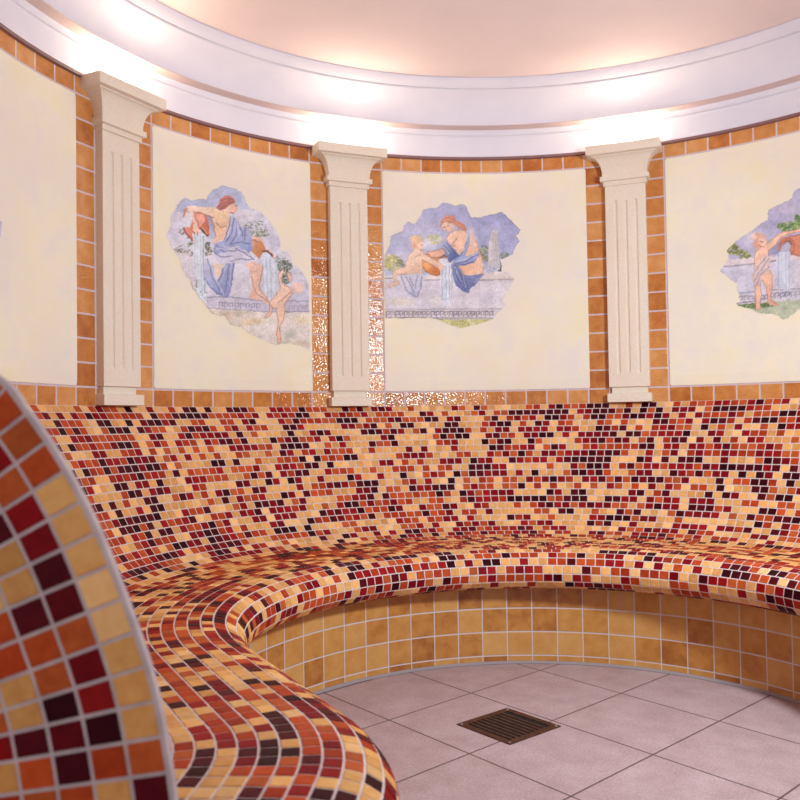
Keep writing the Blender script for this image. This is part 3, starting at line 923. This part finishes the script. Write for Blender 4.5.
# --- scene with the kneeling figure and the jug, seen from the back
def scene_three():
    C = Canvas(-.482, -.085, .49 + EYE, 1.24 + EYE, .0032)
    out = [(383.2, 260), (385, 256), (389, 246), (391, 236), (397, 233), (403, 230.5), (404, 226), (408, 221), (415, 224), (419, 218), (423, 209.5), (430, 207.5), (437, 208), (443, 201.5), (449, 203.5), (456, 205.3), (463, 204), (467, 207.5), (470, 214), (472, 217.5), (480, 217), (488, 215), (495, 213.5), (501, 211.8), (506, 214.5), (511, 220), (517, 226), (520.5, 229.5), (519, 234), (516.5, 236), (519.5, 241), (515, 248), (512.5, 255), (505, 258), (501, 260), (502, 270), (508, 273), (515, 279), (509, 289), (502, 300), (506, 306), (498, 313), (493, 319), (486, 322), (475, 325), (461, 328.8), (450, 325.5), (440, 321), (430, 318.5), (400, 318.4), (383.2, 318)]
    C.cut(out)
    C.img[:] = SKY2
    C.poly([(383, 200), (520, 200), (525, 262), (383, 268)], (172, 174, 208), (158, 160, 202), .0)
    C.poly([(468, 215), (525, 205), (522, 262), (480, 250)], (142, 146, 192), (164, 168, 208), 1.57)
    C.blob(420, 236, 18, 14, (194, 194, 220), .7, .7); C.blob(448, 214, 14, 6, (152, 156, 196), .6, .7); C.blob(496, 232, 10, 9, (176, 180, 216), .6, .7)
    C.blob(402, 258, 9, 7, (210, 206, 226), .8, .6); C.blob(428, 243, 10, 6, (214, 210, 226), .6, .7)
    # bushes
    C.leaves(392, 263, 9, 8.5, 150, [(196, 190, 96), (170, 172, 84), (214, 206, 120), (140, 146, 90), (224, 216, 150)], 1.1, 31)
    C.leaves(400, 264, 4, 4, 30, [(110, 112, 96), (140, 140, 110)], 1.0, 32)
    C.leaves(434, 239, 8, 5, 60, [(206, 206, 140), (178, 184, 120), (220, 216, 170)], 1.0, 33)
    C.leaves(486, 252, 6, 9, 90, [(120, 128, 96), (84, 92, 96), (160, 168, 96), (150, 150, 170)], 1.1, 34)
    C.leaves(504, 256, 5, 3.5, 34, [(130, 142, 112), (100, 112, 96)], 1.0, 35)
    C.leaves(500.5, 268, 2, 6, 26, [(56, 62, 58), (90, 96, 90)], 1.0, 36)
    # upright stone
    C.poly([(489, 240), (493, 230), (497.6, 228.5), (500, 270), (492, 272), (488, 262)], (206, 198, 196), (186, 182, 190), 0)
    for x in (493, 495.2, 497): C.line([(x, 232), (x + 1.4, 268)], .5, (168, 164, 176), .6)
    C.leaves(490, 269, 10, 2.5, 40, [(170, 174, 206), (206, 206, 226), (130, 136, 170)], 1.0, 37)
    # wall of the basin
    C.poly([(383, 275), (440, 275.5), (480, 273), (503, 271), (516, 279.5), (480, 280.5), (440, 280.4), (383, 280)], (222, 214, 216), (214, 200, 196), 1.5)
    C.poly([(383, 280), (440, 280.4), (516, 279.5), (509, 289), (502, 300), (506, 306), (498, 310), (383, 310)], (206, 202, 220), (216, 208, 214), .5)
    C.line([(383, 278.2), (392, 278.2)], 1.0, (112, 116, 140), .8); C.line([(424, 280), (442, 280)], .8, (150, 146, 166), .8); C.line([(478, 280.3), (512, 279.4)], .8, (150, 140, 150), .8)
    C.blob(400, 302, 12, 4, (226, 212, 190), .6, .7); C.blob(440, 300, 8, 4, (222, 212, 200), .5, .7); C.blob(490, 298, 10, 8, (196, 192, 214), .6, .7); C.blob(460, 295, 8, 6, (196, 190, 208), .5, .7)
    # frieze with key pattern
    C.poly([(383, 309), (500, 309), (493, 319), (383, 319)], (206, 198, 206))
    C.line([(386, 309.4), (502, 308.8)], .7, (150, 140, 150), .7); C.line([(384, 317.6), (494, 318.2)], .7, (120, 106, 116), .7)
    for k in range(24):
        x = 386.5 + 4.5 * k
        if x > 494: break
        C.line([(x, 316.2), (x, 311.4), (x + 3, 311.4), (x + 3, 314.4), (x + 1.6, 314.4)], .75, (84, 76, 98) if k % 4 != 1 else (130, 116, 120), .8)
    C.line([(396, 318.3), (411, 318.3)], .9, (92, 84, 84), .8); C.line([(434, 319.2), (456, 320)], 1.0, (80, 80, 70), .8)
    C.poly([(432, 319.6), (495, 319.2), (486, 323), (461, 329.5), (448, 325.5)], (206, 202, 140), (190, 186, 116), .2)
    C.leaves(462, 323, 16, 3, 50, [(176, 174, 90), (216, 212, 150), (146, 146, 80), (226, 220, 170)], 1.0, 38)
    C.poly([(383, 319), (432, 319.6), (440, 321), (383, 321)], (224, 214, 196))
    # jug
    C.poly(off((380, 195), 10, [(400, 640), (460, 590), (560, 590), (640, 600), (690, 660), (620, 720), (610, 800), (540, 805), (460, 770), (410, 700)]), (232, 156, 84), (196, 96, 40), 1.0, edge=(110, 54, 30), ew=.6)
    C.blob(428, 265, 5, 4, (240, 176, 110), .7, .6)
    C.blob(444, 258.5, 5.4, 3.0, (52, 34, 34), 1, .2); C.line(off((380, 195), 10, [(580, 640), (620, 610), (680, 640), (710, 670)]), 1.1, (222, 140, 88))
    C.blob(443.5, 261, 5, 2.8, (222, 222, 236), 1, .25)
    # water
    C.poly([(440.5, 262), (452, 263), (453, 290), (450, 306), (441, 306), (440.5, 285)], (226, 228, 240), (214, 218, 232), 1.57)
    for x, c in [(442, (130, 184, 214)), (444.5, (206, 222, 236)), (446, (148, 196, 222)), (449, (180, 172, 186)), (451.5, (150, 190, 216))]:
        C.line([(x, 266), (x + .3, 282), (x + .2, 300)], .9, c, .75)
    # child on the left
    C.poly(off((380, 195), 10, [(340, 540), (400, 540), (460, 600), (600, 680), (640, 720), (600, 745), (480, 680), (420, 640), (425, 760), (400, 800), (230, 790), (170, 800), (150, 860), (185, 860), (200, 890), (90, 925), (80, 900), (140, 860), (125, 790), (150, 750), (250, 720), (280, 620)]), (244, 214, 190), (230, 184, 154), 1.1, edge=(206, 150, 122), ew=.4)
    C.blob(441.5, 267.5, 2.6, 2.2, (236, 190, 176), 1, .3)
    C.blob(417.5, 243.5, 5.6, 6.4, (234, 188, 156), 1, .2); C.blob(416, 239, 6, 3.6, (232, 196, 150), 1, .3); C.blob(413.5, 245, 2.4, 4, (222, 164, 130), .9, .4)
    C.blob(421, 246.5, 3, 3, (240, 206, 186), .9, .4); C.line([(420.5, 245), (423, 245.5)], .6, (120, 76, 66), .8); C.line([(420, 250), (424, 249.5)], .5, (180, 106, 90), .8)
    C.blob(427, 242.5, 3.4, 3, (226, 222, 234), .9, .5)
    C.line(off((380, 195), 10, [(350, 620), (400, 600)]), .6, SKINS, .6); C.line(off((380, 195), 10, [(440, 650), (590, 740)]), .6, SKINS, .6); C.line(off((380, 195), 10, [(210, 790), (300, 800)]), .6, SKINS, .6)
    # cloth under the child
    C.poly(off((380, 255), 10, [(195, 200), (430, 185), (420, 320), (370, 430), (290, 410), (240, 350)]), (210, 208, 226), (182, 184, 214), 1.2)
    for a_ in ([(210, 210), (260, 350), (350, 425)], [(260, 210), (320, 330), (360, 420)], [(300, 220), (330, 300)], [(370, 210), (350, 330)], [(420, 210), (400, 330), (370, 430)]):
        C.line(off((380, 255), 10, a_), .8, (110, 112, 150), .7)
    C.line(off((380, 255), 10, [(240, 230), (300, 370)]), .8, (232, 230, 240), .7)
    # kneeling figure: arm, back, head
    C.poly(off((380, 195), 10, [(470, 570), (560, 550), (620, 530), (660, 590), (600, 620), (520, 630)]), (234, 184, 158), (222, 160, 130), 0, edge=(160, 90, 70), ew=.5)
    C.poly(off((440, 195), 10, [(90, 390), (150, 350), (230, 350), (270, 380), (310, 400), (360, 470), (395, 570), (420, 640), (440, 720), (430, 790), (380, 810), (240, 810), (200, 740), (190, 640), (160, 560), (110, 500), (60, 440)]), (238, 196, 170), (224, 166, 136), .8, edge=(186, 118, 94), ew=.5)
    C.poly(off((440, 255), 10, [(195, 120), (300, 100), (400, 20), (440, 90), (430, 160), (400, 190), (330, 205), (240, 200)]), (228, 168, 128), (240, 196, 170), .2)
    C.blob(471, 238, 4, 8, (244, 206, 182), .6, .7); C.line(off((440, 195), 10, [(170, 440), (120, 490), (150, 520)]), .7, SKINS, .8)
    C.poly(off((440, 195), 10, [(20, 240), (60, 200), (120, 200), (170, 250), (240, 290), (265, 340), (250, 370), (200, 330), (150, 300), (110, 280), (60, 275), (20, 290)]), (212, 142, 112), (196, 122, 94), .5)
    for a_ in ([(30, 240), (90, 225), (160, 270)], [(60, 260), (140, 275), (230, 340)], [(130, 230), (200, 280), (250, 320)]):
        C.line(off((440, 195), 10, a_), .5, (166, 92, 72), .7)
    C.poly(off((440, 195), 10, [(20, 290), (60, 270), (120, 285), (140, 320), (130, 350), (90, 370), (50, 350), (20, 330)]), (240, 206, 188), (226, 176, 152), 1.0)
    C.line([(443.5, 227.2), (445.6, 227.8)], .7, (110, 66, 60), .9); C.line([(447, 226.4), (449.5, 226.2)], .6, (150, 96, 84), .8); C.blob(446.5, 230.6, 1.2, .6, (196, 110, 96), .8)
    C.line(off((440, 195), 10, [(20, 260), (10, 320), (40, 360)]), .9, (206, 140, 112), .9)
    # blue cloth
    C.poly(off((440, 195), 10, [(10, 480), (50, 450), (120, 520), (190, 600), (130, 650), (100, 680), (50, 590)]), (172, 182, 216), BLUED, .8)
    C.poly(off((440, 195), 10, [(265, 340), (290, 370), (295, 470), (260, 600), (200, 660), (130, 690), (150, 640), (230, 560), (265, 450)]), (182, 190, 220), BLUE, 1.0)
    C.poly(off((440, 195), 10, [(130, 680), (220, 620), (320, 600), (385, 550), (395, 610), (330, 680), (230, 710), (150, 715)]), (166, 174, 214), (116, 124, 176), 1.3)
    C.poly(off((440, 255), 10, [(110, 90), (190, 110), (230, 200), (330, 205), (410, 195), (460, 180), (420, 220), (340, 310), (300, 340), (290, 385), (240, 370), (160, 310), (130, 230)]), (126, 136, 186), (92, 102, 160), 1.2)
    for a_ in ([(30, 490), (110, 590)], [(70, 480), (160, 600)], [(150, 640), (250, 560), (285, 430)], [(150, 690), (260, 660), (380, 590)], [(140, 705), (240, 700), (330, 670)]):
        C.line(off((440, 195), 10, a_), .8, (58, 66, 124), .7)
    for a_ in ([(20, 480), (90, 590)], [(270, 380), (280, 470), (230, 600)], [(160, 670), (280, 630), (385, 570)]):
        C.line(off((440, 195), 10, a_), .8, (214, 220, 238), .8)
    for a_ in ([(140, 130), (180, 250), (260, 360)], [(170, 120), (230, 260), (260, 340)], [(420, 200), (330, 290)], [(250, 220), (270, 330)], [(150, 260), (230, 350)]):
        C.line(off((440, 255), 10, a_), .9, (60, 70, 130), .7)
    for a_ in ([(150, 120), (210, 270)], [(440, 190), (340, 280)], [(240, 210), (255, 330)]):
        C.line(off((440, 255), 10, a_), .7, (190, 198, 226), .8)
    C.line(out[2:14], .8, (150, 142, 176), .7); C.line(out[15:36], 1.0, (88, 80, 104), .85); C.line(out[36:44], .8, (150, 130, 140), .7); C.line(out[44:49], .6, (176, 160, 130), .7)
    return C


# --- scene with the standing child, continuing past the right of the photograph
def scene_four():
    C = Canvas(.41, .80, .42 + EYE, 1.33 + EYE, .0036)
    o1, o2, k = (715, 185), (715, 245), 800 / 85
    out = off(o1, k, [(50, 790), (110, 715), (130, 700), (110, 615), (180, 540), (260, 480), (340, 430), (420, 370), (490, 330), (500, 300), (492, 232), (580, 190), (690, 140), (725, 118), (735, 65), (790, 30), (860, 0)]) + [(815, 182), (822, 190), (836, 196), (845, 214), (850, 240), (846, 262), (852, 280), (843, 302), (830, 308)] + off(o2, k, [(1000, 660), (900, 610), (790, 615), (740, 650), (690, 690), (635, 700), (580, 665), (520, 640), (430, 650), (350, 615), (210, 570), (185, 545), (230, 530), (215, 440), (205, 400), (215, 370), (160, 335), (110, 300), (40, 245)])
    C.cut(out)
    C.img[:] = SKY2
    C.poly([(715, 180), (860, 170), (860, 262), (715, 262)], (178, 174, 204), (164, 162, 198), .4)
    C.blob(790, 212, 14, 12, (190, 180, 204), .7, .7); C.blob(752, 238, 10, 8, (206, 202, 222), .8, .6); C.blob(778, 222, 10, 10, (150, 150, 188), .5, .7)
    C.poly(off(o1, k, [(490, 560), (600, 520), (620, 640), (500, 660)]), (140, 138, 176))
    C.leaves(733, 249.5, 6, 6, 70, [(134, 140, 66), (98, 108, 58), (176, 178, 96), (72, 80, 50)], 1.3, 51); C.leaves(744, 255, 6, 5, 60, [(140, 146, 70), (106, 114, 60), (180, 180, 100), (80, 88, 52)], 1.3, 52)
    C.leaves(790, 227, 12, 4.5, 110, [(90, 126, 58), (60, 92, 46), (134, 160, 84), (160, 176, 110)], 1.4, 53); C.leaves(803, 221, 9, 7, 80, [(90, 126, 58), (60, 92, 46), (134, 160, 84)], 1.5, 54)
    C.leaves(828, 226, 14, 9, 90, [(90, 126, 58), (60, 92, 46), (134, 160, 84)], 1.6, 55)
    # basin
    C.poly([(715, 262), (727, 259.5), (760, 257), (860, 252), (860, 300), (715, 300)], (204, 200, 218), (192, 190, 212), .4)
    C.poly([(724, 266), (730, 259.5), (756, 257.5), (860, 252), (860, 258), (760, 263)], (216, 202, 206), (206, 192, 200), 0)
    C.line([(724, 266.6), (740, 265), (756, 263.4)], .9, (120, 112, 146), .8); C.line([(770, 262), (776, 261)], 1.0, (96, 88, 110), .8)
    C.blob(738, 276, 8, 6, (186, 182, 208), .6, .7); C.blob(795, 276, 8, 12, (206, 196, 206), .5, .7)
    C.poly([(736, 293), (752, 292.4), (776, 289.5), (860, 285), (860, 300), (770, 303), (734, 304)], (202, 196, 210), (190, 186, 206), 0)
    C.line([(738, 293.2), (755, 291.8)], .9, (110, 120, 168), .8); C.line([(773, 290), (860, 285.4)], .9, (120, 104, 130), .8); C.line([(733, 303), (756, 301.5)], .9, (120, 96, 116), .8)
    for q in range(17):
        x = 739 + 5.2 * q; y = 296.2 - .42 * (q if q > 5 else q * .4)
        C.line([(x, y + 4.6), (x, y), (x + 3.6, y - .2), (x + 3.6, y + 3), (x + 1.8, y + 3)], .8, (84, 82, 124) if q in (4, 5, 7, 8, 9) else (140, 128, 150), .85)
    # grass
    C.poly([(736, 304.5), (775, 301.5), (860, 297), (860, 322), (715, 330)], (160, 170, 140), (186, 186, 164), 1.3)
    C.leaves(752, 306, 16, 2.4, 90, [(74, 104, 50), (56, 84, 44), (110, 134, 76)], 1.1, 56); C.leaves(768, 305, 8, 2, 40, [(74, 104, 50), (56, 84, 44)], 1.0, 57)
    C.leaves(788, 305, 12, 5, 40, [(150, 164, 130), (176, 184, 160)], 1.3, 58)
    # jug and water
    C.poly(off(o1, k, [(600, 560), (630, 500), (720, 480), (860, 450), (1000, 430), (1150, 470), (1180, 600), (1050, 680), (860, 680), (720, 655), (710, 600), (720, 560), (680, 530), (640, 560), (610, 610)]), (220, 138, 104), (188, 98, 66), .6, edge=(150, 74, 52), ew=.6)
    C.line(off(o1, k, [(605, 600), (625, 530), (690, 495), (745, 540), (745, 620), (715, 650)]), 2.6, (206, 112, 84)); C.line(off(o1, k, [(625, 570), (660, 530), (700, 525), (725, 560)]), 1.2, (120, 66, 66))
    C.blob(786, 248, 4.6, 5.4, (176, 174, 200), 1, .3)
    C.poly([(779, 252), (791, 252), (791, 289), (777, 290)], (200, 208, 226), (204, 206, 224), 1.57, a=.9)
    for x, c in [(778.5, (158, 182, 212)), (782, (212, 216, 232)), (786, (166, 192, 216)), (789.5, (178, 196, 220))]: C.line([(x, 254), (x - .2, 272), (x, 288)], 1.0, c, .75)
    # child
    C.poly(off(o1, k, [(380, 640), (420, 600), (480, 560), (560, 500), (610, 450), (680, 440), (800, 410), (900, 400), (900, 440), (790, 440), (690, 465), (620, 490), (560, 570), (500, 620), (510, 760), (440, 800), (370, 800), (370, 690)]), (240, 196, 164), (222, 158, 126), .6, edge=(176, 106, 82), ew=.5)
    C.blob(715 + 425 / k, 185 + 530 / k, 6.2, 7.2, (236, 186, 158), 1, .15); C.blob(715 + 405 / k, 185 + 490 / k, 6.5, 4.2, (222, 168, 146), 1, .3); C.blob(715 + 395 / k, 185 + 560 / k, 4, 4.6, (214, 140, 116), .8, .4)
    C.blob(761.5, 241.5, 3, 3.4, (242, 202, 178), .9, .5); C.line(off(o1, k, [(425, 530), (445, 535)]), .7, (110, 64, 56)); C.line(off(o1, k, [(430, 580), (465, 575)]), .7, (180, 96, 80)); C.blob(753, 236.5, 2.4, 2.2, (240, 216, 208), .8, .5)
    C.poly(off(o2, k, [(370, 380), (400, 280), (470, 240), (520, 240), (540, 300), (545, 390), (525, 470), (540, 530), (600, 560), (590, 572), (520, 560), (495, 545), (500, 480), (480, 400), (450, 330), (430, 360), (435, 470), (425, 560), (440, 600), (380, 605), (385, 520), (375, 430)]), (240, 196, 164), (216, 150, 118), .5, edge=(170, 100, 78), ew=.5)
    C.poly(off(o2, k, [(440, 120), (495, 90), (515, 180), (510, 235), (440, 290), (430, 360), (385, 395), (350, 340), (345, 280), (380, 220)]), (222, 196, 194), (196, 170, 176), 1.2)
    for a_ in ([(480, 110), (400, 210), (360, 290)], [(500, 130), (430, 240), (370, 340)], [(510, 200), (420, 290), (390, 380)]): C.line(off(o2, k, a_), .8, (150, 118, 126), .7)
    for a_ in ([(500, 110), (440, 200), (370, 270)],): C.line(off(o2, k, a_), .7, (238, 222, 222), .8)
    C.line(out[4:17], 1.0, (120, 112, 150), .85); C.line(out[-6:] + out[:3], .7, (150, 140, 172), .7); C.line(out[26:36], .7, (150, 150, 140), .7)
    return C


# --- the far left panel only shows the blue tip of its scene
def scene_one():
    C = Canvas(-1.86, -1.575, .62 + EYE, 1.05 + EYE, .006)
    out = [(3, 226), (2, 222), (-3, 216), (-12, 206), (-30, 196), (-52, 188), (-80, 196), (-96, 222), (-90, 262), (-60, 290), (-25, 276), (-8, 250), (1, 236)]
    C.cut(out)
    C.img[:] = SKY2
    C.poly([(-110, 180), (10, 180), (10, 240), (-110, 240)], (168, 170, 206), (186, 186, 214), .2)
    C.poly([(-110, 246), (10, 246), (10, 300), (-110, 300)], (206, 200, 214), (196, 190, 206), 1.0)
    C.leaves(-40, 245, 26, 9, 90, [(134, 140, 96), (98, 108, 78), (176, 178, 130)], 2.4, 71)
    C.line(out + out[:1], .8, (140, 132, 168), .8)
    return C


fp = fresco_panel(-1.377 - .573, -1.375, 'cream plaster panel left of all pilasters, bare beige but for a blue painted tip')
scene_one().build('painted_scene', fp)
fp = fresco_panel(-1.153, -.694, 'cream plaster panel painted with a seated robed figure pouring two jugs')
scene_two().build('painted_scene', fp)
fp = fresco_panel(-.485, .091, 'cream plaster panel painted with a figure in blue cloth seen from behind')
scene_three().build('painted_scene', fp)
fp = fresco_panel(.3035, .301 + .573, 'cream plaster panel on the right painted with a standing child reaching for a jug')
scene_four().build('painted_scene', fp)

# ------------------------------------------------------------------ floor drain
ang = math.atan2(-.645, .76)
dr = thing('floor_drain', 'square rusty brown slotted drain grate set in the pink stone floor', 'drain', (-.193, .311, 0), ang)
hs = .131; bw = .026


def box(x0, x1, y0, y1, z0, z1):
    V = [(x, y, z) for z in (z0, z1) for x, y in ((x0, y0), (x1, y0), (x1, y1), (x0, y1))]
    return V, [(3, 2, 1, 0), (4, 5, 6, 7), (0, 1, 5, 4), (1, 2, 6, 5), (2, 3, 7, 6), (3, 0, 4, 7)]


def boxes(bs):
    V, F = [], []
    for b in bs:
        v, f = box(*b); k = len(V); V += v; F += [tuple(i + k for i in q) for q in f]
    return V, F


zt = .0035
finish('frame', *boxes([(-hs, hs, -hs, -hs + bw, .0003, zt), (-hs, hs, hs - bw, hs, .0003, zt), (-hs, -hs + bw, -hs + bw, hs - bw, .0003, zt), (hs - bw, hs, -hs + bw, hs - bw, .0003, zt)]), M['bronze'], dr, .0008)
iw = hs - bw; nb = 9
gr = finish('grate', *boxes([(-iw, iw, -iw + (k + .56) * 2 * iw / nb, -iw + (k + 1.0) * 2 * iw / nb, .0006, zt - .0006) for k in range(nb - 1)]), M['bronze'], dr, .0006)
finish('drain_pit', *box(-iw, iw, -iw, iw, .0002, .0007), M['pit'], dr, 0)
for sx, sy in ((-1, -1), (1, -1), (1, 1), (-1, 1)):
    bm = bmesh.new()
    bmesh.ops.create_cone(bm, cap_ends=True, segments=14, radius1=.0055, radius2=.0045, depth=.0015)
    bmesh.ops.translate(bm, vec=(sx * (hs - .013), sy * (hs - .013), zt + .0006), verts=bm.verts)
    me = bpy.data.meshes.new('screw'); bm.to_mesh(me); bm.free()
    link('screw', me, M['steel'], dr)

# ------------------------------------------------------------------ lights
def light(name, kind, loc, energy, color, **kw):
    d = bpy.data.lights.new(name, kind); d.energy = energy; d.color = color
    for k, v in kw.items(): setattr(d, k, v)
    o = bpy.data.objects.new(name, d); COL.objects.link(o); o.location = loc
    return o


for th in PIL:                                     # warm uplights standing on the capitals
    r = R - .052
    light('uplight', 'POINT', (r * math.sin(th), r * math.cos(th), 1.49 + EYE), 3.2, (1.0, .87, .64), shadow_soft_size=.02)


def aim(o, target):
    o.rotation_euler = (Vector(target) - o.location).to_track_quat('-Z', 'Y').to_euler()


k = light('flash_lamp', 'AREA', (1.25, -.6, .72 + EYE), 45, (.80, .92, 1.0), shape='DISK', size=.3)
aim(k, (-.5, .8, EYE - .3))

w = bpy.data.worlds.new('World'); S.world = w; w.use_nodes = True
w.node_tree.nodes['Background'].inputs[0].default_value = (.98, .93, .96, 1)
w.node_tree.nodes['Background'].inputs[1].default_value = .45

# ------------------------------------------------------------------ camera
cd = bpy.data.cameras.new('camera'); cam = bpy.data.objects.new('camera', cd); COL.objects.link(cam)
cd.sensor_fit = 'HORIZONTAL'; cd.sensor_width = 36; cd.lens = FPX / 800 * 36
rt = Vector((math.cos(PSI), math.sin(PSI), 0)); fh = Vector((-math.sin(PSI), math.cos(PSI), 0))
fw = fh * math.cos(PITCH) + Vector((0, 0, 1)) * math.sin(PITCH)
up_ = rt.cross(fw)
r2 = rt * math.cos(ROLL) - up_ * math.sin(ROLL); u2_ = rt * math.sin(ROLL) + up_ * math.cos(ROLL)
mw = Matrix.Identity(4)
for i in range(3): mw[i][0], mw[i][1], mw[i][2] = r2[i], u2_[i], -fw[i]
mw[0][3], mw[1][3], mw[2][3] = 0, -DCAM, EYE
cam.matrix_world = mw
cd.clip_start = .05
cd.dof.use_dof = True; cd.dof.focus_distance = 3.6; cd.dof.aperture_fstop = 5.6
S.camera = cam
S.view_settings.view_transform = 'Standard'; S.view_settings.look = 'None'; S.view_settings.gamma = 1; S.view_settings.exposure = .5
